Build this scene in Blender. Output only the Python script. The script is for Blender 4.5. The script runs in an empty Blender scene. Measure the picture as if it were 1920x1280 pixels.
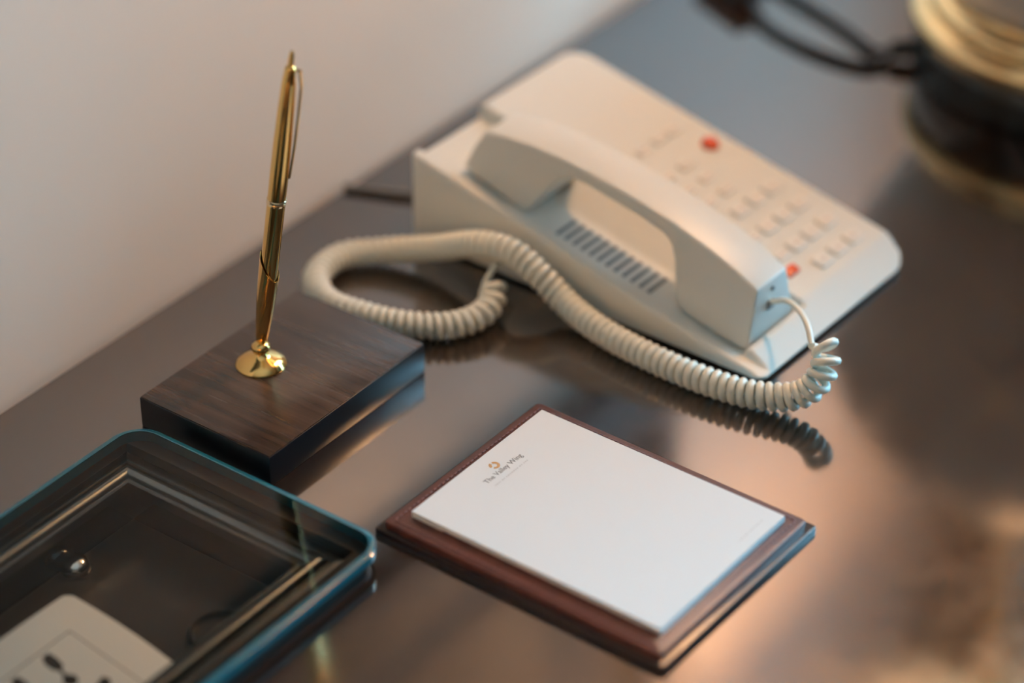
import bpy, bmesh, math, random
from mathutils import Vector, Matrix

# ------------------------------------------------------------------ camera
scene = bpy.context.scene
COL = scene.collection
DZ = 0.75                                   # height of the desk top

cam_d = bpy.data.cameras.new('camera')
cam = bpy.data.objects.new('camera', cam_d)
COL.objects.link(cam)
RT = Vector((0.5911, -0.8066, 0.0036))
UP = Vector((0.4501, 0.3336, 0.8283))
FW = Vector((0.6693, 0.4880, -0.5603))
M = Matrix.Identity(4)
for i in range(3):
    M[i][0], M[i][1], M[i][2] = RT[i], UP[i], -FW[i]
M.translation = Vector((-0.7198, -0.8409, 1.52))
cam.matrix_world = M
cam_d.sensor_width = 36.0
cam_d.lens = 4974.0 / 1920.0 * 36.0
cam_d.clip_start = 0.05
cam_d.dof.use_dof = True
cam_d.dof.focus_distance = 1.285
cam_d.dof.aperture_fstop = 2.2
scene.camera = cam

# ------------------------------------------------------------------ world, daylight, exposure
world = bpy.data.worlds.new('world')
scene.world = world
world.use_nodes = True
bg = world.node_tree.nodes['Background']
bg.inputs[0].default_value = (0.45, 0.68, 1.0, 1)
bg.inputs[1].default_value = 1.0

WIN_X, WIN_Y0, WIN_Y1, WIN_Z0, WIN_Z1 = 1.12, -1.50, -0.10, 0.70, 2.15
ld = bpy.data.lights.new('window_daylight', 'AREA')
ld.shape = 'RECTANGLE'
ld.size = WIN_Y1 - WIN_Y0
ld.size_y = WIN_Z1 - WIN_Z0
ld.energy = 122.0
ld.color = (0.32, 0.73, 1.0)
lo = bpy.data.objects.new('window_daylight', ld)
COL.objects.link(lo)
lo.location = (WIN_X + 0.16, (WIN_Y0 + WIN_Y1) / 2, (WIN_Z0 + WIN_Z1) / 2)
lo.rotation_euler = (0, math.radians(90), 0)
lo.rotation_euler = Vector((-1, 0, 0)).to_track_quat('-Z', 'Z').to_euler()

BULB_COLOR, BULB_STRENGTH = (1.0, 0.50, 0.22, 1), 390.0          # table lamp bulb
FILL_COLOR, FILL_STRENGTH = (1.0, 0.62, 0.32, 1), 750.0        # bulb of the added fill lamp

vs = scene.view_settings
vs.view_transform = 'Standard'
vs.look = 'None'
vs.gamma = 1.0
vs.use_curve_mapping = False
vs.exposure = -0.12

# ------------------------------------------------------------------ helpers
def lin(r, g, b):
    f = lambda c: (c / 255 / 12.92) if c / 255 <= 0.04045 else ((c / 255 + 0.055) / 1.055) ** 2.4
    return (f(r), f(g), f(b), 1.0)

def mat(name, color, rough=0.5, metal=0.0, ior=1.5, coat=0.0, noise=None, bump=None, rough_noise=None):
    """principled material; noise=(scale_xyz, colour2, strength), bump=(scale_xyz, strength, distance)"""
    m = bpy.data.materials.new(name)
    m.use_nodes = True
    nt = m.node_tree
    p = nt.nodes['Principled BSDF']
    p.inputs['Base Color'].default_value = color
    p.inputs['Roughness'].default_value = rough
    p.inputs['Metallic'].default_value = metal
    p.inputs['IOR'].default_value = ior
    p.inputs['Coat Weight'].default_value = coat
    p.inputs['Coat Roughness'].default_value = 0.05
    tc = nt.nodes.new('ShaderNodeTexCoord')
    def tex(scale, detail=6.0):
        mp = nt.nodes.new('ShaderNodeMapping')
        mp.inputs['Scale'].default_value = scale
        nt.links.new(tc.outputs['Object'], mp.inputs['Vector'])
        n = nt.nodes.new('ShaderNodeTexNoise')
        n.inputs['Scale'].default_value = 1.0
        n.inputs['Detail'].default_value = detail
        nt.links.new(mp.outputs['Vector'], n.inputs['Vector'])
        return n
    if noise:
        n = tex(noise[0])
        ramp = nt.nodes.new('ShaderNodeValToRGB')
        ramp.color_ramp.elements[0].position = 0.35
        ramp.color_ramp.elements[1].position = 0.68
        ramp.color_ramp.elements[0].color = color
        ramp.color_ramp.elements[1].color = noise[1]
        nt.links.new(n.outputs['Fac'], ramp.inputs['Fac'])
        nt.links.new(ramp.outputs['Color'], p.inputs['Base Color'])
    if rough_noise:
        n = tex(rough_noise[0])
        mr = nt.nodes.new('ShaderNodeMapRange')
        mr.inputs['From Min'].default_value = 0.3
        mr.inputs['From Max'].default_value = 0.7
        mr.inputs['To Min'].default_value = rough_noise[1]
        mr.inputs['To Max'].default_value = rough_noise[2]
        nt.links.new(n.outputs['Fac'], mr.inputs['Value'])
        nt.links.new(mr.outputs['Result'], p.inputs['Roughness'])
    if bump:
        n = tex(bump[0])
        b = nt.nodes.new('ShaderNodeBump')
        b.inputs['Strength'].default_value = bump[1]
        b.inputs['Distance'].default_value = bump[2]
        nt.links.new(n.outputs['Fac'], b.inputs['Height'])
        nt.links.new(b.outputs['Normal'], p.inputs['Normal'])
    return m

def thin_glass(name, tint, rough=0.02, ior=1.5):
    m = bpy.data.materials.new(name)
    m.use_nodes = True
    nt = m.node_tree
    for n in list(nt.nodes):
        nt.nodes.remove(n)
    out = nt.nodes.new('ShaderNodeOutputMaterial')
    mix = nt.nodes.new('ShaderNodeMixShader')
    tr = nt.nodes.new('ShaderNodeBsdfTransparent')
    gl = nt.nodes.new('ShaderNodeBsdfGlossy')
    fr = nt.nodes.new('ShaderNodeFresnel')
    tr.inputs[0].default_value = tint
    gl.inputs['Roughness'].default_value = rough
    fr.inputs['IOR'].default_value = ior
    nt.links.new(fr.outputs[0], mix.inputs[0])
    nt.links.new(tr.outputs[0], mix.inputs[1])
    nt.links.new(gl.outputs[0], mix.inputs[2])
    nt.links.new(mix.outputs[0], out.inputs[0])
    return m

def link(name, me, m, parent=None, smooth=None):
    o = bpy.data.objects.new(name, me)
    COL.objects.link(o)
    if m:
        me.materials.append(m)
    if parent:
        o.parent = parent
    if smooth is not None:
        for p in me.polygons:
            p.use_smooth = True
        me.set_sharp_from_angle(angle=math.radians(smooth))
    return o

def obj(name, bm, m, parent=None, smooth=None):
    bmesh.ops.recalc_face_normals(bm, faces=bm.faces[:])
    me = bpy.data.meshes.new(name)
    bm.to_mesh(me)
    bm.free()
    return link(name, me, m, parent, smooth)

def thing(name, label, cat, loc=(0, 0, 0), rz=0.0, group=None):
    o = bpy.data.objects.new(name, None)
    o.empty_display_size = 0.02
    COL.objects.link(o)
    o.location = loc
    o.rotation_euler = (0, 0, rz)
    o['label'] = label
    o['category'] = cat
    if group:
        o['group'] = group
    return o

def tag(o, label, cat, group=None):
    o['label'] = label
    o['category'] = cat
    if group:
        o['group'] = group
    return o

def structure(o, label=None):
    o['kind'] = 'structure'
    if label:
        o['label'] = label
    return o

def box(bm, x0, x1, y0, y1, z0, z1, bevel=0.0, seg=2):
    r = bmesh.ops.create_cube(bm, size=1.0)
    vs_ = r['verts']
    for v in vs_:
        v.co = Vector(((x0 + x1) / 2 + v.co.x * (x1 - x0), (y0 + y1) / 2 + v.co.y * (y1 - y0), (z0 + z1) / 2 + v.co.z * (z1 - z0)))
    if bevel:
        es = list({e for v in vs_ for e in v.link_edges})
        bmesh.ops.bevel(bm, geom=es, offset=bevel, segments=seg, affect='EDGES', profile=0.5)
    return bm

def boxo(name, x0, x1, y0, y1, z0, z1, m, parent=None, bevel=0.0, seg=2):
    bm = bmesh.new()
    box(bm, x0, x1, y0, y1, z0, z1, bevel, seg)
    return obj(name, bm, m, parent, 40 if bevel else None)

def rounded_rect(x0, x1, y0, y1, r, n=8):
    pts = []
    for cx, cy, a0 in ((x1 - r, y0 + r, -90), (x1 - r, y1 - r, 0), (x0 + r, y1 - r, 90), (x0 + r, y0 + r, 180)):
        for k in range(n + 1):
            a = math.radians(a0 + 90 * k / n)
            pts.append((cx + r * math.cos(a), cy + r * math.sin(a)))
    return pts

def slab(bm, pts, z0, z1, bevel=0.0):
    """polygon outline extruded in z"""
    lo_ = [bm.verts.new((x, y, z0)) for x, y in pts]
    hi_ = [bm.verts.new((x, y, z1)) for x, y in pts]
    n = len(pts)
    top = bm.faces.new(hi_)
    bm.faces.new(lo_[::-1])
    for i in range(n):
        bm.faces.new((lo_[i], lo_[(i + 1) % n], hi_[(i + 1) % n], hi_[i]))
    if bevel:
        bmesh.ops.bevel(bm, geom=list(top.edges), offset=bevel, segments=2, affect='EDGES', profile=0.5)
    return bm

def lathe(bm, prof, n=64, c=(0, 0, 0), axis=None):
    """profile of (radius, height) turned round the z axis, or round a given direction"""
    c = Vector(c)
    if axis is None:
        q = Matrix.Identity(3)
    else:
        q = Vector((0, 0, 1)).rotation_difference(Vector(axis).normalized()).to_matrix()
    rings = []
    for r, z in prof:
        if r < 1e-6:
            rings.append([bm.verts.new(c + q @ Vector((0, 0, z)))])
        else:
            rings.append([bm.verts.new(c + q @ Vector((r * math.cos(2 * math.pi * k / n), r * math.sin(2 * math.pi * k / n), z))) for k in range(n)])
    for a, b in zip(rings[:-1], rings[1:]):
        for k in range(n):
            k2 = (k + 1) % n
            if len(a) == 1 and len(b) == 1:
                continue
            if len(a) == 1:
                bm.faces.new((a[0], b[k], b[k2]))
            elif len(b) == 1:
                bm.faces.new((a[k], a[k2], b[0]))
            else:
                bm.faces.new((a[k], a[k2], b[k2], b[k]))
    return bm

def lathe_obj(name, prof, m, parent=None, n=64, c=(0, 0, 0), axis=None, smooth=45):
    bm = bmesh.new()
    lathe(bm, prof, n, c, axis)
    return obj(name, bm, m, parent, smooth)

def catmull(pts, step):
    pts = [Vector(p) for p in pts]
    P = [pts[0] * 2 - pts[1]] + pts + [pts[-1] * 2 - pts[-2]]
    dense = []
    for i in range(1, len(P) - 2):
        for k in range(40):
            t = k / 40
            a, b, c_, d = P[i - 1], P[i], P[i + 1], P[i + 2]
            dense.append(0.5 * ((2 * b) + (c_ - a) * t + (2 * a - 5 * b + 4 * c_ - d) * t * t + (3 * b - a - 3 * c_ + d) * t ** 3))
    dense.append(P[-2])
    out = [dense[0]]
    acc = 0.0
    for p, q in zip(dense[:-1], dense[1:]):
        L = (q - p).length
        while L > 0 and acc + L >= step:
            t = (step - acc) / L
            p = p + (q - p) * t
            out.append(p.copy())
            L = (q - p).length
            acc = 0.0
        acc += L
    out.append(dense[-1])
    return out

def frames(path):
    T = [(path[min(i + 1, len(path) - 1)] - path[max(i - 1, 0)]).normalized() for i in range(len(path))]
    n = T[0].orthogonal().normalized()
    N = []
    for t in T:
        n = (n - t * n.dot(t)).normalized()
        N.append(n.copy())
    return T, N

def tube(bm, path, r, n=8):
    T, N = frames(path)
    rings = []
    for p, t, nn in zip(path, T, N):
        b = t.cross(nn)
        rings.append([bm.verts.new(p + (nn * math.cos(2 * math.pi * k / n) + b * math.sin(2 * math.pi * k / n)) * r) for k in range(n)])
    for a, b in zip(rings[:-1], rings[1:]):
        for k in range(n):
            bm.faces.new((a[k], a[(k + 1) % n], b[(k + 1) % n], b[k]))
    bm.faces.new(rings[0][::-1])
    bm.faces.new(rings[-1])
    return bm

def prism_y(bm, prof, x0, x1):
    """profile in (y, z) extruded along x"""
    A = [bm.verts.new((x0, y, z)) for y, z in prof]
    B = [bm.verts.new((x1, y, z)) for y, z in prof]
    n = len(prof)
    bm.faces.new(A)
    bm.faces.new(B[::-1])
    for i in range(n):
        bm.faces.new((A[i], A[(i + 1) % n], B[(i + 1) % n], B[i]))
    return bm

# ------------------------------------------------------------------ materials
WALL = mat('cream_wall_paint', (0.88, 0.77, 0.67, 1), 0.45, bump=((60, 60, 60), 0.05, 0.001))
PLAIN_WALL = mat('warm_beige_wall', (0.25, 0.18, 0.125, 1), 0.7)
CEIL = mat('ceiling_paint', (0.75, 0.72, 0.68, 1), 0.9)
CARPET = mat('brown_carpet', (0.10, 0.075, 0.055, 1), 0.95, noise=((90, 90, 90), (0.16, 0.12, 0.09, 1)), bump=((300, 300, 300), 0.5, 0.004))
TRIM = mat('white_window_paint', (0.7, 0.68, 0.64, 1), 0.4)
PANE = thin_glass('window_glass', (0.98, 0.99, 1, 1))
DESK = mat('dark_lacquered_wood', (0.020, 0.011, 0.007, 1), 0.09, ior=2.5,
           noise=((1.5, 60, 60), (0.034, 0.018, 0.011, 1)), bump=((3, 260, 260), 0.015, 0.0003), rough_noise=((30, 30, 30), 0.07, 0.13))
BLOCKTOP = mat('brushed_dark_wood', (0.030, 0.017, 0.012, 1), 0.26, ior=1.6,
               noise=((260, 14, 260), (0.075, 0.043, 0.031, 1)), bump=((520, 10, 520), 0.15, 0.0003), rough_noise=((200, 8, 200), 0.16, 0.30))
BLOCKSIDE = mat('black_lacquer', (0.005, 0.006, 0.010, 1), 0.30, ior=1.6)
GOLD = mat('polished_gold', (0.86, 0.56, 0.20, 1), 0.12, metal=1.0)
PALEGOLD = mat('pale_gold', (0.86, 0.68, 0.42, 1), 0.16, metal=1.0)
BRASS = mat('lamp_brass', (0.92, 0.68, 0.36, 1), 0.24, metal=1.0)
CHROME = mat('steel', (0.6, 0.6, 0.58, 1), 0.18, metal=1.0)
ALU = mat('brushed_aluminium', (0.20, 0.22, 0.23, 1), 0.24, metal=1.0)
BLACKWOOD = mat('black_gloss_wood', (0.005, 0.005, 0.005, 1), 0.08, ior=1.5)
CERAMIC = mat('white_glazed_ceramic', (0.55, 0.53, 0.52, 1), 0.12, ior=1.55)
CREAM = mat('cream_plastic', (0.71, 0.735, 0.70, 1), 0.38, bump=((900, 900, 900), 0.05, 0.0002))
KEYCREAM = mat('key_plastic', (0.78, 0.77, 0.72, 1), 0.35)
CORDCREAM = mat('cord_plastic', (0.80, 0.82, 0.74, 1), 0.36)
SLOT = mat('vent_grey_plastic', (0.16, 0.20, 0.23, 1), 0.5)
LEGEND = mat('legend_grey_ink', (0.64, 0.58, 0.53, 1), 0.6)
RED = mat('red_lens', (0.80, 0.10, 0.03, 1), 0.25)
RUBBER = mat('black_rubber', (0.006, 0.006, 0.006, 1), 0.6)
CABLE = mat('black_cable', (0.03, 0.03, 0.034, 1), 0.4)
LEATHER = mat('maroon_leather', (0.075, 0.020, 0.016, 1), 0.40, ior=1.6, noise=((140, 140, 140), (0.11, 0.030, 0.022, 1)), bump=((700, 700, 700), 0.25, 0.0004))
LEATHERDARK = mat('dark_leather_back', (0.018, 0.008, 0.008, 1), 0.3, ior=1.6)
STITCH = mat('maroon_thread', (0.20, 0.10, 0.10, 1), 0.55)
PAPER = mat('white_paper', (0.72, 0.735, 0.735, 1), 0.75)
INK = mat('grey_ink', (0.16, 0.16, 0.16, 1), 0.7)
FAINT = mat('faint_ink', (0.58, 0.58, 0.57, 1), 0.7)
LOGOINK = mat('gold_ink', (0.58, 0.33, 0.14, 1), 0.5)
GLASSTOP = thin_glass('clear_glass', (0.95, 0.975, 0.97, 1), 0.01, 1.3)
GLASSEDGE = mat('teal_glass_edge', (0.010, 0.115, 0.150, 1), 0.12, ior=1.6)
SOCKET = mat('white_socket_plastic', (0.90, 0.89, 0.84, 1), 0.35)
HOLE = mat('dark_hole', (0.015, 0.010, 0.008, 1), 0.7)
WELL = mat('dark_recess_lining', (0.020, 0.014, 0.010, 1), 0.35, noise=((40, 40, 40), (0.026, 0.018, 0.012, 1)))
FRAMEWOOD = mat('dark_matte_frame', (0.02, 0.015, 0.012, 1), 0.6)

# ------------------------------------------------------------------ the room
XL, XR, YF, YB, ZC = -2.3, WIN_X, -3.4, 0.0, 2.65
structure(boxo('floor', XL - .1, XR + .1, YF - .1, YB + .1, -0.1, 0, CARPET))
structure(boxo('ceiling', XL - .1, XR + .1, YF - .1, YB + .1, ZC, ZC + 0.1, CEIL))
structure(boxo('wall_back', XL - .1, XR + .1, YB, YB + 0.1, 0, ZC, WALL))
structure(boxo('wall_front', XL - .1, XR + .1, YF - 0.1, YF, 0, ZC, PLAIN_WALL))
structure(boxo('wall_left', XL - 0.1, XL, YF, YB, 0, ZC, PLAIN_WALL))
bm = bmesh.new()
box(bm, XR, XR + 0.1, YF, WIN_Y0, 0, ZC)
box(bm, XR, XR + 0.1, WIN_Y1, YB, 0, ZC)
box(bm, XR, XR + 0.1, WIN_Y0, WIN_Y1, 0, WIN_Z0)
box(bm, XR, XR + 0.1, WIN_Y0, WIN_Y1, WIN_Z1, ZC)
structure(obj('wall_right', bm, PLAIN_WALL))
bm = bmesh.new()
for y0, y1, z0, z1 in ((WIN_Y0, WIN_Y0 + .05, WIN_Z0, WIN_Z1), (WIN_Y1 - .05, WIN_Y1, WIN_Z0, WIN_Z1),
                       (WIN_Y0, WIN_Y1, WIN_Z0, WIN_Z0 + .05), (WIN_Y0, WIN_Y1, WIN_Z1 - .05, WIN_Z1),
                       ((WIN_Y0 + WIN_Y1) / 2 - .025, (WIN_Y0 + WIN_Y1) / 2 + .025, WIN_Z0, WIN_Z1)):
    box(bm, XR + 0.02, XR + 0.07, y0, y1, z0, z1)
win = structure(obj('window_1', bm, TRIM))
for y0, y1 in ((WIN_Y0 + .05, (WIN_Y0 + WIN_Y1) / 2 - .025), ((WIN_Y0 + WIN_Y1) / 2 + .025, WIN_Y1 - .05)):
    boxo('window_pane', XR + .042, XR + .048, y0, y1, WIN_Z0 + .05, WIN_Z1 - .05, PANE, win)

# ------------------------------------------------------------------ the desk with its power well
desk = thing('writing_desk', 'dark lacquered wooden writing desk with a glossy top against the wall', 'desk', (0.35, -0.35, 0))
def dlink(o):
    o.parent = desk
    o.location = (-0.35, 0.35, 0)
    return o
DX0, DX1, DY0, DY1 = -0.62, 1.10, -0.68, -0.004
OX0, OX1, OY0, OY1 = -0.195, 0.000, -0.209, -0.0875      # opening
bm = bmesh.new()
def ring(z, x0, x1, y0, y1):
    return [bm.verts.new(p) for p in ((x0, y0, z), (x1, y0, z), (x1, y1, z), (x0, y1, z))]
ot, it = ring(DZ, DX0, DX1, DY0, DY1), ring(DZ, OX0, OX1, OY0, OY1)
ob_, ib = ring(DZ - .036, DX0, DX1, DY0, DY1), ring(DZ - .036, OX0, OX1, OY0, OY1)
for i in range(4):
    j = (i + 1) % 4
    bm.faces.new((ot[i], ot[j], it[j], it[i]))
    bm.faces.new((ob_[j], ob_[i], ib[i], ib[j]))
    bm.faces.new((ot[j], ot[i], ob_[i], ob_[j]))
    bm.faces.new((it[i], it[j], ib[j], ib[i]))
dlink(obj('desk_top', bm, DESK))
bm = bmesh.new()                                          # the well lining: floor and four walls
e = 0.0008
box(bm, OX0 - .004, OX1 + .004, OY0 - .004, OY1 + .004, DZ - .050, DZ - .026)
dlink(obj('well_floor', bm, WELL))
for a in ((OX0, OX0 + .003, OY0, OY1), (OX1 - .003, OX1, OY0, OY1), (OX0, OX1, OY0, OY0 + .003), (OX0, OX1, OY1 - .003, OY1)):
    dlink(boxo('well_wall', a[0], a[1], a[2], a[3], DZ - .026, DZ - .001, BLACKWOOD))
# mitred aluminium rails round the opening
def rail(p0, p1, inward):
    """p0, p1: outer corners; profile across the rail: (offset inwards, height)"""
    prof = [(0, 0), (0, .0012), (.0008, .0016), (.0055, .0016), (.0060, .0008), (.0072, .0008), (.0085, .0034), (.0110, .0042), (.0135, .0034), (.0150, .0008), (.0168, .0008), (.0172, .0014), (.0180, .0014), (.0180, -.004), (.0172, -.004), (.0172, 0)]
    d = (Vector(p1) - Vector(p0)).normalized()
    iv = Vector(inward)
    bm = bmesh.new()
    A = [bm.verts.new(Vector(p0) + iv * o + d * o + Vector((0, 0, h))) for o, h in prof]
    B = [bm.verts.new(Vector(p1) + iv * o - d * o + Vector((0, 0, h))) for o, h in prof]
    n = len(prof)
    for i in range(n):
        bm.faces.new((A[i], A[(i + 1) % n], B[(i + 1) % n], B[i]))
    bm.faces.new(A)
    bm.faces.new(B[::-1])
    return dlink(obj('frame_rail', bm, ALU, None, 50))
FX0, FX1, FY0, FY1 = OX0 - .012, OX1 + .0095, OY0 - .009, OY1 + .0105
c = [(FX0, FY0, DZ), (FX1, FY0, DZ), (FX1, FY1, DZ), (FX0, FY1, DZ)]
rail(c[0], c[1], (0, 1, 0)); rail(c[1], c[2], (-1, 0, 0)); rail(c[2], c[3], (0, -1, 0)); rail(c[3], c[0], (1, 0, 0))
dlink(lathe_obj('dome_screw', [(0.0070, 0), (0.0076, .0012), (0.0068, .0042), (0.0042, .0066), (0, .0074)], CHROME, None, 24, (-.0480, -.0955, DZ - .026)))
bm = bmesh.new()
lathe(bm, [(.0135, 0), (.0165, 0), (.0165, .0015), (.0155, .003), (.0142, .003), (.0135, .0015), (.0135, 0)], 40, (-.0420, -.183, DZ - .026))
dlink(obj('cable_grommet', bm, WELL, None, 40))
# carcass
for x0, x1 in ((DX0 + .03, DX0 + .06), (DX1 - .06, DX1 - .03)):
    dlink(boxo('side_panel', x0, x1, DY0 + .03, DY1 - .02, 0, DZ - .036, DESK))
dlink(boxo('modesty_panel', DX0 + .06, DX1 - .06, DY1 - .06, DY1 - .04, .25, DZ - .036, DESK))
# glass lid over the well
lid = thing('glass_lid', 'clear glass lid with rounded corners and teal edges over the desk socket well', 'glass lid', (-0.08, -0.152, DZ))
LX0, LX1, LY0, LY1 = -.230, .0215, -.2315, -.0733
pts = rounded_rect(LX0 + .08, LX1 + .08, LY0 + .152, LY1 + .152, .016, 10)
bm = bmesh.new()
vt = [bm.verts.new((x, y, .0118)) for x, y in rounded_rect(LX0 + .0812, LX1 + .0788, LY0 + .1532, LY1 + .1508, .0148, 10)]
bm.faces.new(vt)
me_gs = bpy.data.meshes.new('glass_sheet')
bm.to_mesh(me_gs); bm.free()
link('glass_sheet', me_gs, GLASSTOP, lid)
bm = bmesh.new()
inner = rounded_rect(LX0 + .0832, LX1 + .0768, LY0 + .1552, LY1 + .1488, .0128, 10)
n = len(pts)
prof = [(1, .0062), (0, .0068), (0, .0112), (.45, .0118), (1, .0120)]
rings = []
for t, z in prof:
    rings.append([bm.verts.new((p[0] + (q[0] - p[0]) * t, p[1] + (q[1] - p[1]) * t, z)) for p, q in zip(pts, inner)])
for a, b in zip(rings, rings[1:] + rings[:1]):
    for k in range(n):
        bm.faces.new((a[k], a[(k + 1) % n], b[(k + 1) % n], b[k]))
obj('polished_edge', bm, GLASSEDGE, lid, 60)
# black gasket carrying the sheet
bm = bmesh.new()
go_ = rounded_rect(LX0 + .0825, LX1 + .0775, LY0 + .1545, LY1 + .1495, .0135, 10)
gi_ = rounded_rect(FX0 + .0790, FX1 + .0810, FY0 + .1510, FY1 + .1530, .0010, 10)
gr = [[bm.verts.new((x, y, z)) for x, y in p_] for p_, z in ((go_, .0003), (go_, .0060), (gi_, .0060), (gi_, .0003))]
for a_, b_ in zip(gr, gr[1:] + gr[:1]):
    for k in range(len(go_)):
        bm.faces.new((a_[k], a_[(k + 1) % len(go_)], b_[(k + 1) % len(go_)], b_[k]))
obj('gasket', bm, RUBBER, lid)

# socket plate inside the well
sock = thing('socket_outlet', 'white universal socket plate set in the desk well under the glass lid', 'socket', (-.1245, -.1640, DZ - .0168))
sock.rotation_euler = (math.radians(10), 0, 0)
bm = bmesh.new()
def cushion(w, h, bulge, r, n=10):
    out = []
    base = rounded_rect(-w, w, -h, h, r, 6)
    for x, y in base:
        out.append((x + bulge * math.copysign(1, x) * (1 - (y / h) ** 2) * (abs(x) / w), y))
    res = []
    for (x0, y0), (x1, y1) in zip(base, base[1:] + base[:1]):
        for k in range(6):
            t = k / 6
            x, y = x0 + (x1 - x0) * t, y0 + (y1 - y0) * t
            res.append((x + bulge * math.copysign(1, x) * (1 - (y / h) ** 2) * (abs(x) / w), y + .4 * bulge * math.copysign(1, y) * (1 - (x / w) ** 2) * (abs(y) / h)))
    return res
slab(bm, cushion(.0430, .0405, .0025, .0040), 0, .0066, .0028)
plate = obj('plate', bm, SOCKET, sock, 40)
boxo('mounting_box', -.036, .036, -.030, .034, -.0030, 0, RUBBER, sock)
slab(bm := bmesh.new(), rounded_rect(-.0265, .0265, -.0265, .0235, .001), .0060, .00685)
obj('module_gap', bm, HOLE, sock)
slab(bm := bmesh.new(), rounded_rect(-.0259, .0257, -.0258, .0227, .001), .0060, .0074, .0003)
modl = obj('socket_module', bm, SOCKET, sock)
def hole(pts_):
    b = bmesh.new()
    slab(b, [(x_, y_ + .003) for x_, y_ in pts_], .0070, .00748)
    return obj('pin_hole', b, HOLE, modl)
def disc(x, y, r, n=16):
    return [(x + r * math.cos(2 * math.pi * k / n), y + r * math.sin(2 * math.pi * k / n)) for k in range(n)]
for sx in (-.002, -.0215):
    hole([(.0078 + sx, .0172), (.0118 + sx, .0172), (.0122 + sx, .0125), (.0112 + sx, .0075), (.0080 + sx, .0055), (.0058 + sx, .0085), (.0058 + sx, .0135)])
    hole([(.0072 + sx, .0060), (.0088 + sx, .0060), (.0080 + sx, .0020), (.0060 + sx, .0020)])
    hole(disc(.0068 + sx, -.0010, .0035))
hole([(.0068, -.0120), (.0160, -.0095), (.0175, -.0125), (.0160, -.0150), (.0105, -.0170), (.0068, -.0160)])
boxo('plate_notch', .0290, .0385, -.0300, -.0280, .0060, .0069, HOLE, sock)

# ------------------------------------------------------------------ pen stand and pen
BX0, BX1, BY0, BY1, BH = .0310, .1512, -.1510, -.0673, .0178
stand = thing('pen_stand', 'dark wooden block pen stand with a brass swivel holder', 'pen stand', (.0911, -.1092, DZ))
bm = bmesh.new()
box(bm, BX0 - .0911, BX1 - .0911, BY0 + .1092, BY1 + .1092, 0, BH - .0006, .0005)
obj('block', bm, BLOCKSIDE, stand, 40)
bm = bmesh.new()
box(bm, BX0 - .0911 + .0004, BX1 - .0911 - .0004, BY0 + .1092 + .0004, BY1 + .1092 - .0004, BH - .0012, BH, .0003)
obj('brushed_top', bm, BLOCKTOP, stand, 40)
fx, fy = .0880 - .0911, -.0969 + .1092
lathe_obj('brass_flange', [(0, BH), (.0126, BH), (.0128, BH + .0008), (.0118, BH + .0022), (.0085, BH + .0040), (.0055, BH + .0052), (.0036, BH + .0062), (.0030, BH + .0072), (0, BH + .0075)], GOLD, stand, 48, (fx, fy, 0))
piv = Vector((fx + .0012, fy + .0006, BH + .0092))
lathe_obj('swivel_ball', [(0, -.0034), (.0020, -.0030), (.0044, -.0018), (.0050, 0), (.0044, .0018), (.0025, .0030), (0, .0034)], GOLD, stand, 32, piv)
pbase = Vector((.0914, -.0945, DZ + .026))
ptip = Vector((.0926, -.1234, DZ + .200))
ax = (ptip - pbase).normalized()
L = (ptip - pbase).length
# holder: a tapered tube with a slanted mouth
q = Vector((0, 0, 1)).rotation_difference(ax).to_matrix()
off = Vector((.0911, -.1092, DZ))
bm = bmesh.new()
N = 40
rings = []
hl = .051
camdir = q.inverted() @ (-FW)
ca = math.atan2(camdir.y, camdir.x)
slant_dir = ca + math.radians(70)
for rr, tt in ((.0018, -.004), (.0026, .0), (.0032, .006), (.0040, .016), (.0047, .028), (.0051, .040)):
    rings.append([pbase - off + q @ Vector((rr * math.cos(2 * math.pi * k / N), rr * math.sin(2 * math.pi * k / N), tt)) for k in range(N)])
for rr in (.0053, .0049):
    rings.append([pbase - off + q @ Vector((rr * math.cos(2 * math.pi * k / N), rr * math.sin(2 * math.pi * k / N), hl - .0075 * math.cos(2 * math.pi * k / N - slant_dir))) for k in range(N)])
rings.append([pbase - off + q @ Vector((.0046 * math.cos(2 * math.pi * k / N), .0046 * math.sin(2 * math.pi * k / N), .034)) for k in range(N)])
vr = [[bm.verts.new(p) for p in r_] for r_ in rings]
for a, b in zip(vr[:-1], vr[1:]):
    for k in range(N):
        bm.faces.new((a[k], a[(k + 1) % N], b[(k + 1) % N], b[k]))
bm.faces.new(vr[0][::-1])
obj('pen_holder', bm, GOLD, stand, 50)

pen = thing('pen', 'slim gold ballpoint pen standing upright in the desk pen holder', 'pen', pbase)
def pl(name, prof, m, parent=pen):
    return lathe_obj(name, prof, m, parent, 40, (0, 0, 0), ax, 45)
pl('barrel', [(0, .012), (.0022, .014), (.0038, .024), (.0044, .036), (.0045, .060), (.0045, L * .505), (0, L * .505)], GOLD)
pl('ring', [(.0044, L * .503), (.0048, L * .505), (.0048, L * .511), (.0046, L * .513), (.0048, L * .515), (.0048, L * .521), (.0044, L * .523), (0, L * .523), (0, L * .503)][:7], PALEGOLD)
capo = pl('cap', [(.0045, L * .522), (.0046, L * .60), (.0044, L * .72), (.0040, L * .82), (.0034, L * .90), (.0026, L * .945), (.0022, L * .95), (.0015, L * .952), (.0013, L * .985), (.0008, L * .998), (0, L)], GOLD)
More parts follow.
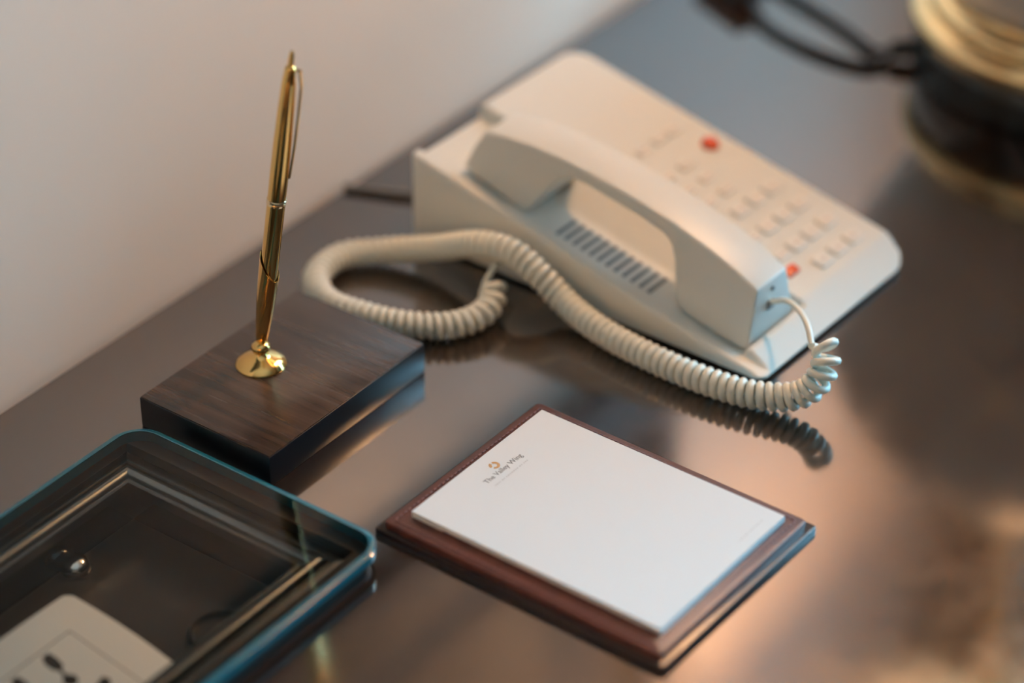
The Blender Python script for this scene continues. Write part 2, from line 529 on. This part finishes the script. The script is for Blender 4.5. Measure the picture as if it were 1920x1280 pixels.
# clip: a flat spring strip on the side towards the window
sd = q @ Vector((math.cos(ca + math.radians(80)), math.sin(ca + math.radians(80)), 0))
td = ax.cross(sd)
bm = bmesh.new()
cp = [(.0022, .945), (.0048, .945), (.0062, .90), (.0063, .80), (.0060, .70), (.0054, .62), (.0052, .60)]
prev = None
for i, (r_, t_) in enumerate(cp):
    w_ = .0011 if i < 5 else .0008
    ringv = [bm.verts.new(ax * (L * t_) + sd * (r_ + s1 * .0004) + td * (s2 * w_)) for s1, s2 in ((-1, -1), (1, -1), (1, 1), (-1, 1))]
    if prev:
        for k in range(4):
            bm.faces.new((prev[k], prev[(k + 1) % 4], ringv[(k + 1) % 4], ringv[k]))
    else:
        bm.faces.new(ringv)
    prev = ringv
bm.faces.new(prev[::-1])
obj('clip', bm, GOLD, capo, 40)

# ------------------------------------------------------------------ leather pad holder and notepad
hold = thing('pad_holder', 'maroon leather pad holder with stitched edges lying under the white notepad', 'pad holder', (.0945, -.2962, DZ), math.radians(-1.0))
bm = bmesh.new()
slab(bm, rounded_rect(-.0636, .0636, -.0818, .0818, .0015, 3), 0, .0036, .0008)
obj('back_board', bm, LEATHERDARK, hold, 40)
bm = bmesh.new()
slab(bm, rounded_rect(-.0606, .0606, -.0782, .0786, .0025, 4), .0036, .0070, .0010)
lp = obj('leather_panel', bm, LEATHER, hold, 40)
# stitches run along the panel edge
bm = bmesh.new()
box(bm, -.0012, .0012, -.00042, .00042, 0, .0006, .0002, 1)
me_st = bpy.data.meshes.new('stitch')
bm.to_mesh(me_st); bm.free()
me_st.materials.append(STITCH)
def stitches(x0, y0, x1, y1, n_):
    for k in range(n_):
        t = (k + .5) / n_
        o = bpy.data.objects.new('stitch', me_st)
        COL.objects.link(o)
        o.parent = lp
        o.location = (x0 + (x1 - x0) * t, y0 + (y1 - y0) * t, .0069)
        o.rotation_euler = (0, 0, math.atan2(y1 - y0, x1 - x0) + .12)
stitches(-.0568, -.0738, .0568, -.0738, 36)
stitches(-.0568, .0748, .0568, .0748, 36)
stitches(-.0568, -.0738, -.0568, .0748, 47)
stitches(.0568, -.0738, .0568, .0748, 47)
slab(bm := bmesh.new(), rounded_rect(-.0506, -.0440, -.0700, .0520, .0012, 3), .0068, .0077, .0004)
obj('pad_slip', bm, LEATHER, hold, 40)
boxo('pen_loop_edge', .0606, .0622, -.0762, .0762, .0036, .0046, mat('pale_edge_binding', (.42, .33, .27, 1), .5), hold, .0003, 1)

pad = thing('notepad', 'white hotel notepad with a printed letterhead on the leather holder', 'notepad', (.0959, -.2964, DZ + .0072), math.radians(-.7))
PT = .0034
n_leaf = 6
for k in range(n_leaf):
    z0 = PT * k / n_leaf
    j = .00012 * math.sin(k * 2.3)
    boxo('sheet_block', -.0512 + j, .0512 + j, -.0703 - j, .0703 - j, z0 + (.00003 if k else 0), PT * (k + 1) / n_leaf, PAPER, pad)
def print_text(name, body, size, x, y, m, extrude=.00002):
    cu = bpy.data.curves.new('tmp_text', 'FONT')
    cu.body = body
    cu.size = size
    cu.extrude = extrude
    cu.align_x = 'CENTER'
    to = bpy.data.objects.new('tmp_text', cu)
    COL.objects.link(to)
    dg = bpy.context.evaluated_depsgraph_get()
    me = bpy.data.meshes.new_from_object(to.evaluated_get(dg))
    me.name = name
    bpy.data.objects.remove(to)
    bpy.data.curves.remove(cu)
    me.materials.clear()
    o = link(name, me, m, pad)
    o.location = (x, y, PT + .00006)
    return o
tx = print_text('letterhead_text', 'The Valley Wing', .0042, .0009, .0550, INK)
# gold emblem above the name: an open ring of two curls
bm = bmesh.new()
for a0, a1 in ((-150, 70), (100, 180)):
    pr_ = None
    for k in range(17):
        a = math.radians(a0 + (a1 - a0) * k / 16)
        ri, ro = .0013, .0028
        v2 = [bm.verts.new((ri * math.cos(a), ri * 1.0 * math.sin(a), 0)), bm.verts.new((ro * math.cos(a), ro * math.sin(a), 0))]
        if pr_:
            bm.faces.new((pr_[0], pr_[1], v2[1], v2[0]))
        pr_ = v2
em = obj('emblem', bm, LOGOINK, pad)
em.location = (.0005, .0613, PT + .00008)
random.seed(4)
def dashes(name, x0, x1, y, h, m):
    b = bmesh.new()
    x = x0
    while x < x1:
        w_ = random.uniform(.0006, .0013)
        vs4 = [b.verts.new(p) for p in ((x, y, 0), (x + w_, y, 0), (x + w_, y + h, 0), (x, y + h, 0))]
        b.faces.new(vs4)
        x += w_ + random.choice((.0004, .0004, .0010))
    o = obj(name, b, m, pad)
    o.location = (0, 0, PT + .00006)
dashes('small_print', -.0122, .0128, .0508, .0008, FAINT)
dashes('footer_print', .0215, .0425, -.0640, .0007, FAINT)

# ------------------------------------------------------------------ telephone
PH_ROT = math.radians(-1.5)
phone = thing('telephone', 'cream corded desk telephone base with push keys and red message light', 'telephone', (.2424, -.2954, DZ + .0003), PH_ROT)
PL, PW = .2300, .1500
def sstep(x, a, b):
    t = min(1, max(0, (x - a) / (b - a)))
    return t * t * (3 - 2 * t)
def ztop(b, a):
    front = .0032 + .56 * a
    hood = min(front, .0093 + .208 * a)
    rim = min(front, .0035 + .22 * a)
    floor_ = max(-.0008 + .22 * a, .0050)
    pit = sstep(a, .0158, .0178)
    zf = (1 - pit) * min(front, .0105) + pit * floor_
    # ramp between cradle floor and key hood in the middle part
    mid = sstep(a, .069, .074) * (1 - sstep(a, .156, .161))
    r0 = .0605 + (.036 - .0605) * mid
    r1 = .0630
    t = min(1, max(0, (b - r0) / (r1 - r0)))
    z = zf + (max(hood, zf) - zf) * (t if mid > .5 else sstep(t, 0, 1))
    s = sstep(b, .0070, .0105)
    z = rim + (z - rim) * s if b < .012 else z
    # cradle is open at the back end
    return max(z, .0030)
R4 = {'fl': .006, 'fr': .020, 'bl': .005, 'br': .014}
def squeeze(b, a):
    """move points outside the rounded plan onto its edge; return also distance to the edge"""
    for key, cx, cy, sx, sy in (('fl', R4['fl'], R4['fl'], -1, -1), ('fr', PW - R4['fr'], R4['fr'], 1, -1), ('bl', R4['bl'], PL - R4['bl'], -1, 1), ('br', PW - R4['br'], PL - R4['br'], 1, 1)):
        dx, dy = (b - cx) * sx, (a - cy) * sy
        if dx > 0 and dy > 0:
            m_ = max(dx, dy)
            l_ = math.hypot(dx, dy)
            k = m_ / l_
            return cx + sx * dx * k, cy + sy * dy * k, R4[key] - m_
    return b, a, min(b, PW - b, a, PL - a)
nb, na = 100, 150
def warp(t):
    return t
bm = bmesh.new()
grid = []
bs = [0, .0008, .0016, .0026, .004, .0052, .006, .0066, .0072, .0078, .0085, .0092, .0098, .0105] + [.0120 + (.0595 - .0120) * k / 34 for k in range(35)] + [.0603, .0609, .0615, .062, .0625, .063, .0636] + [.065 + (.146 - .065) * k / 44 for k in range(45)] + [.1474, .1484, .1492, .15]
as_ = [0, .0008, .0016, .0026, .004] + [.006 + .001 * k for k in range(14)] + [.020 + (.226 - .020) * k / 150 for k in range(151)] + [.2274, .2284, .2292, .23]
for a in as_:
    row = []
    for b in bs:
        x, y, d = squeeze(b, a)
        z = ztop(x, y)
        rr = .0028
        if d < rr and a > .004:
            z -= rr - math.sqrt(max(0, rr * rr - (rr - d) ** 2))
        row.append(bm.verts.new((x, y, max(z, .0026))))
    grid.append(row)
for i in range(len(as_) - 1):
    for j in range(len(bs) - 1):
        bm.faces.new((grid[i][j], grid[i][j + 1], grid[i + 1][j + 1], grid[i + 1][j]))
loop = grid[0][:] + [r[-1] for r in grid[1:]] + grid[-1][-2::-1] + [r[0] for r in grid[-2:0:-1]]
mid_ = [bm.verts.new((v.co.x, v.co.y, min(v.co.z, .0022))) for v in loop]
n = len(loop)
for i in range(n):
    bm.faces.new((loop[i], mid_[i], mid_[(i + 1) % n], loop[(i + 1) % n]))
bm.faces.new(mid_[::-1])
obj('body_shell', bm, CREAM, phone, 35)
for x, y in ((.012, .016), (.138, .022), (.012, .215), (.138, .215)):
    lathe_obj('rubber_foot', [(0, 0), (.006, 0), (.006, .0024), (0, .0024)], RUBBER, phone, 20, (x, y, 0))
SL = math.atan(.22)
for k in range(12):
    a = .0805 + .0054 * k
    o = boxo('vent_slot', -.0082, .0082, -.0011, .0011, -.0004, .00025, SLOT, phone)
    o.location = (.0222, a, -.0008 + .22 * a + .0002)
    o.rotation_euler = (SL, 0, 0)
SH = math.atan(.208)
def hz(a):
    return .0093 + .208 * a
bm = bmesh.new()
slab(bm, rounded_rect(-.0058, .0058, -.0042, .0042, .0012, 3), -.001, .0016, .0007)
bmesh.ops.recalc_face_normals(bm, faces=bm.faces[:])
me_key = bpy.data.meshes.new('key'); bm.to_mesh(me_key); bm.free(); me_key.materials.append(KEYCREAM)
bm = bmesh.new()
slab(bm, rounded_rect(-.0050, .0050, -.0030, .0030, .0010, 3), -.001, .0012, .0005)
bmesh.ops.recalc_face_normals(bm, faces=bm.faces[:])
me_key2 = bpy.data.meshes.new('small_key'); bm.to_mesh(me_key2); bm.free(); me_key2.materials.append(KEYCREAM)
me_leg = bpy.data.meshes.new('legend')
me_leg.from_pydata([(-.0019, -.0011, 0), (.0019, -.0011, 0), (.0019, .0011, 0), (-.0019, .0011, 0)], [], [(0, 1, 2, 3)])
me_leg.materials.append(LEGEND)
me_card = bpy.data.meshes.new('legend_line')
me_card.from_pydata([(-.0036, -.0006, 0), (.0036, -.0006, 0), (.0036, .0006, 0), (-.0036, .0006, 0)], [], [(0, 1, 2, 3)])
me_card.materials.append(LEGEND)
def key(b, a, me=me_key, legend=me_leg, name='dial_key'):
    o = bpy.data.objects.new(name, me)
    COL.objects.link(o)
    o.parent = phone
    o.location = (b, a, hz(a))
    o.rotation_euler = (SH, 0, 0)
    if legend:
        g = bpy.data.objects.new('legend', legend)
        COL.objects.link(g)
        g.parent = o
        g.location = (0, 0, .00168 if me is me_key else .00128)
    return o
for a in (.0800, .0620, .0440, .0270):
    for b in (.099, .114, .129):
        key(b, a)
for b in (.0995, .1150, .1284):
    key(b, .1457, me_key2, me_card, 'memory_key')
for a in (.1226, .1087, .0950):
    key(.1080, a, me_key2, me_card, 'memory_key')
    key(.0900, a, me_key2, me_card, 'memory_key')
for a in (.0620, .0440):
    key(.0850, a, me_key2, me_card, 'function_key')
o = boxo('hold_key', -.0048, .0048, -.0030, .0030, -.001, .0020, RED, phone, .0008, 2)
o.location = (.0775, .0335, hz(.0335)); o.rotation_euler = (SH, 0, 0)
o = lathe_obj('message_light', [(.0052, -.001), (.0052, .0008), (.0045, .0026), (.0025, .0038), (0, .0042)], RED, phone, 28, (0, 0, 0))
o.location = (.1345, .1246, hz(.1246)); o.rotation_euler = (SH, 0, 0)

# handset
hs = thing('handset', 'cream telephone handset resting in the cradle of the desk telephone', 'handset', (.2424, -.2954, DZ), PH_ROT)
sil = [(203.2, 49.2, 0), (199.5, 60.5, .5), (194.8, 70.1, 1), (180.4, 71.3, 1), (162.6, 72.0, 1), (145.0, 71.2, 1), (127.6, 69.4, 1), (110.4, 66.8, 1), (93.4, 63.6, 1), (73.1, 59.1, 1), (49.5, 51.7, 1), (32.8, 45.1, 1), (19.5, 38.5, 1), (18.9, 22.0, .5), (18.6, 7.0, 0), (23.5, 5.6, 0), (41.8, 9.2, 0), (57.5, 13.0, 0), (62.5, 15.5, .1), (65.5, 19.2, .2), (66.9, 30.3, .4), (68.8, 40.0, .6), (71.2, 46.2, .7), (74.0, 49.4, .75), (77.6, 51.4, .8), (89.5, 54.9, .8), (106.5, 58.4, .8), (127.2, 62.2, .8), (134.0, 63.0, .8), (139.0, 62.3, .75), (142.9, 60.3, .7), (148.0, 54.4, .6), (155.0, 44.5, .3), (160.2, 36.4, .1), (164.0, 35.6, 0), (170.0, 37.2, 0), (190.0, 43.8, 0)]
bm = bmesh.new()
Lf = [bm.verts.new(((14 + 8 * t) / 1000, a / 1000, z / 1000)) for a, z, t in sil]
Rf = [bm.verts.new(((58 - 8 * t) / 1000, a / 1000, z / 1000)) for a, z, t in sil]
n = len(sil)
bm.faces.new(Lf)
bm.faces.new(Rf[::-1])
for i in range(n):
    bm.faces.new((Lf[i], Lf[(i + 1) % n], Rf[(i + 1) % n], Rf[i]))
bmesh.ops.recalc_face_normals(bm, faces=bm.faces[:])
sharp = [e_ for e_ in bm.edges if e_.is_manifold and e_.calc_face_angle(0) > math.radians(38)]
bmesh.ops.bevel(bm, geom=sharp, offset=.0016, segments=3, affect='EDGES', profile=0.5, clamp_overlap=True)
bmesh.ops.triangulate(bm, faces=[f_ for f_ in bm.faces if len(f_.verts) > 4])
obj('handset_shell', bm, CREAM, hs, 32)
# cord jack in the front end, and a small microphone hole
o = boxo('cord_jack', -.0028, .0028, -.0012, .0012, -.0024, .0024, SLOT, hs, .0004, 1)
o.location = (.0344, .0190, .0245)
o = lathe_obj('pin_mark', [(0, 0), (.0012, 0), (.0012, .0008), (0, .0008)], SLOT, hs, 12, (0, 0, 0), (0, -1, 0))
o.location = (.0365, .0193, .0330)

# coiled cord
cpts = [(.2503, -.3234, .035), (.246, -.329, .031), (.2397, -.3306, .023), (.2349, -.3262, .0145), (.2298, -.3173, .0098), (.2228, -.2984, .0080), (.2199, -.2687, .0078), (.2217, -.2351, .0078), (.226, -.2057, .0085), (.2307, -.1827, .0125), (.2302, -.1659, .0235), (.2306, -.1483, .0305), (.23, -.1271, .0285), (.2288, -.0995, .0165), (.2185, -.071, .009), (.2021, -.0547, .0078), (.1787, -.057, .0078), (.1637, -.076, .0078), (.1644, -.0999, .0078), (.1705, -.1233, .0078), (.1829, -.1416, .0078), (.1968, -.1501, .009), (.2102, -.1495, .011), (.2193, -.1438, .016)]
lead1 = [(.2773, -.2778, .0257), (.2757, -.2875, .031), (.2673, -.2996, .035), (.2560, -.3115, .0365)]
lead2 = [(.2230, -.1400, .0200), (.2290, -.1385, .0210), (.2350, -.1375, .0185), (.2450, -.1365, .0160)]
cord = thing('coiled_cord', 'cream coiled telephone cord looping over the desk in front of the telephone', 'cord', (.2, -.2, DZ))
base_off = Vector((.2, -.2, 0))
path = catmull(cpts, .0004)
T_, N_ = frames(path)
HR, WR = .0056, .0021
hel = []
ph = 0.0
tot = len(path)
for i, (p, t, nn) in enumerate(zip(path, T_, N_)):
    s_ = i * .0004
    e_ = (tot - i) * .0004
    pitch = .0048
    if s_ < .030:
        pitch = .0078 - .0030 * (s_ / .030)
    if e_ < .03:
        pitch = .0075 - .0027 * (e_ / .03)
    b = t.cross(nn)
    hel.append(p - base_off + (nn * math.cos(ph) + b * math.sin(ph)) * HR)
    ph += 2 * math.pi * .0004 / pitch
# resample the helix
hp = [hel[0]]
acc = 0
fine = []
for p, q2 in zip(hel[:-1], hel[1:]):
    fine.append(p)
fine.append(hel[-1])
bm = bmesh.new()
tube(bm, fine, WR, 8)
obj('coil', bm, CORDCREAM, cord, 60)
bm = bmesh.new()
tube(bm, catmull([Vector(p) - base_off for p in lead1] + [hel[0]], .0015), .0016, 8)
obj('handset_lead', bm, CORDCREAM, cord, 60)
bm = bmesh.new()
tube(bm, catmull([hel[-1]] + [Vector(p) - base_off for p in lead2], .0015), .0016, 8)
obj('base_lead', bm, CORDCREAM, cord, 60)

# line cord behind the telephone
bm = bmesh.new()
tube(bm, catmull([(.2665, -.004, .0022), (.2715, -.0150, .0022), (.2790, -.034, .0024), (.2900, -.052, .0040), (.3000, -.0650, .0080)], .003), .0021, 8)
o = obj('line_cord', bm, mat('grey_cord', (.15, .15, .15, 1), .5), None, 60)
o.location = (0, 0, DZ)
tag(o, 'thin dark line cord running from behind the telephone to the wall', 'cable')

# framed picture hanging on the wall above the desk
pic = thing('framed_picture', 'dark framed picture with a grey mat hanging on the wall above the desk', 'picture', (.255, -.002, DZ + .280))
PWD, PHT = .355, .55
for x0, x1, z0, z1 in ((-PWD, PWD, 0, .060), (-PWD, PWD, PHT - .035, PHT), (-PWD, -PWD + .035, .060, PHT - .035), (PWD - .035, PWD, .060, PHT - .035)):
    boxo('frame_bar', x0, x1, -.022, 0, z0, z1, FRAMEWOOD, pic, .003, 2)
boxo('mat_board', -PWD + .035, PWD - .035, -.010, -.002, .060, PHT - .035, mat('grey_mat_board', (.10, .092, .085, 1), .8), pic)
boxo('picture_print', -PWD + .155, PWD - .155, -.012, -.010, .105, PHT - .085, mat('brown_print', (.035, .025, .018, 1), .6, noise=((14, 14, 14), (.12, .09, .06, 1))), pic)

# ------------------------------------------------------------------ table lamp
lamp = thing('table_lamp', 'large ceramic table lamp on a black plinth with a brass collar', 'lamp', (.646, -.271, DZ + .0003))
lathe_obj('plinth', [(0, 0), (.097, 0), (.100, .002), (.1005, .024), (.098, .0285), (0, .0285)], BLACKWOOD, lamp, 96)
lathe_obj('brass_collar', [(.090, .0285), (.1000, .0290), (.1030, .0320), (.1040, .0365), (.1030, .0410), (.0990, .0445), (.0950, .0455), (.0945, .0470), (.0955, .0500), (.0940, .0535), (.0905, .0560), (.0870, .0575), (.0865, .0600), (.075, .0600)], BRASS, lamp, 96)
lathe_obj('jar_body', [(.075, .0585), (.0850, .0600), (.0915, .0700), (.106, .094), (.123, .125), (.135, .158), (.140, .190), (.137, .220), (.126, .250), (.107, .276), (.084, .295), (.062, .306), (.052, .309), (0, .309)], CERAMIC, lamp, 96, smooth=80)
lathe_obj('cord_grommet', [(0, 0), (.006, 0), (.006, .010), (.0045, .014), (0, .014)], RUBBER, lamp, 20, (-.0515, .0855, .0085), (-.52, .855, -.12))
neck = lathe_obj('brass_neck', [(.056, .3060), (.060, .309), (.060, .318), (.052, .324), (.034, .332), (.014, .344), (.008, .360), (.007, .560), (.020, .564), (.020, .590), (0, .590)], BRASS, lamp, 64)
lathe_obj('light_bulb', [(.013, .590), (.014, .602), (.024, .620), (.030, .640), (.028, .660), (.016, .675), (0, .679)], None, lamp, 32)
bulb = [o_ for o_ in lamp.children if o_.name.startswith('light_bulb')][0]
def lit_bulb(name, color, strength):
    m_ = bpy.data.materials.new(name); m_.use_nodes = True
    p_ = m_.node_tree.nodes['Principled BSDF']
    p_.inputs['Base Color'].default_value = (.9, .85, .75, 1)
    p_.inputs['Emission Color'].default_value = color
    p_.inputs['Emission Strength'].default_value = strength
    return m_
bulb.data.materials.append(lit_bulb('lit_bulb', BULB_COLOR, BULB_STRENGTH))
ms = bpy.data.materials.new('cream_lamp_shade'); ms.use_nodes = True
nt = ms.node_tree
for n_ in list(nt.nodes):
    nt.nodes.remove(n_)
out = nt.nodes.new('ShaderNodeOutputMaterial')
mx = nt.nodes.new('ShaderNodeMixShader'); mx.inputs[0].default_value = .92
df = nt.nodes.new('ShaderNodeBsdfDiffuse'); df.inputs[0].default_value = (.88, .80, .66, 1)
tl = nt.nodes.new('ShaderNodeBsdfTranslucent'); tl.inputs[0].default_value = (.95, .82, .62, 1)
nt.links.new(df.outputs[0], mx.inputs[1]); nt.links.new(tl.outputs[0], mx.inputs[2]); nt.links.new(mx.outputs[0], out.inputs[0])
lathe_obj('lamp_shade', [(.180, .660), (.182, .660), (.137, .910), (.135, .910), (.180, .660)], ms, lamp, 96)
bm = bmesh.new()
for k in range(3):
    a = 2 * math.pi * k / 3
    tube(bm, [Vector((.012 * math.cos(a), .012 * math.sin(a), .870)), Vector((.138 * math.cos(a), .138 * math.sin(a), .870))], .0015, 6)
tube(bm, [Vector((0.02, 0, .575)), Vector((.045, 0, .60)), Vector((.05, 0, .74)), Vector((.012, 0, .870))], .0015, 6)
obj('shade_spider', bm, BRASS, lamp)
# lamp cord with its inline switch
lc = thing('lamp_cord', 'black lamp cord looping on the desk from the lamp plinth to a black inline switch', 'cable', (.58, -.12, DZ))
lo_ = Vector((.58, -.12, 0))
bm = bmesh.new()
tube(bm, catmull([Vector(p) - lo_ for p in ((.5880, -.1752, .0065), (.5800, -.1745, .004), (.5672, -.1675, .003), (.5659, -.1343, .003), (.5760, -.0956, .003), (.5950, -.0680, .006))], .004), .0029, 8)
obj('cable', bm, CABLE, lc, 60)
bm = bmesh.new()
tube(bm, catmull([Vector(p) - lo_ for p in ((.5890, -.1765, .0065), (.5870, -.1640, .004), (.6035, -.1312, .003), (.6192, -.0906, .003), (.6350, -.0450, .003), (.640, -.006, .003))], .004), .0029, 8)
obj('cable', bm, CABLE, lc, 60)
o = boxo('inline_switch', -.0115, .0115, -.026, .026, 0, .018, CABLE, lc, .004, 3)
o.location = (.6080 - .58, -.0445 + .12, .0003); o.rotation_euler = (0, 0, math.radians(-25))

# added lamp, out of view left of the desk: warm fill for wall and sides
fl = thing('added_fill_lamp', 'added fill lamp out of view beside the desk, brass stand with a cream cone shade', 'lamp', (-.82, -.46, 0))
lathe_obj('base', [(0, 0), (.14, 0), (.14, .012), (.12, .022), (.02, .03), (0, .03)], BRASS, fl, 48)
lathe_obj('pole', [(.011, .028), (.011, 1.08), (0, 1.08)], BRASS, fl, 24)
lathe_obj('lamp_shade', [(.17, 1.00), (.172, 1.00), (.122, 1.28), (.12, 1.28), (.17, 1.00)], ms, fl, 64)
lathe_obj('light_bulb', [(.012, 1.08), (.014, 1.09), (.028, 1.12), (.030, 1.14), (.020, 1.165), (0, 1.172)], lit_bulb('lit_fill_bulb', FILL_COLOR, FILL_STRENGTH), fl, 24)
bm = bmesh.new()
for k in range(3):
    a = 2 * math.pi * k / 3
    tube(bm, [Vector((.008 * math.cos(a), .008 * math.sin(a), 1.075)), Vector((.157 * math.cos(a), .157 * math.sin(a), 1.075))], .002, 6)
obj('shade_spider', bm, BRASS, fl)
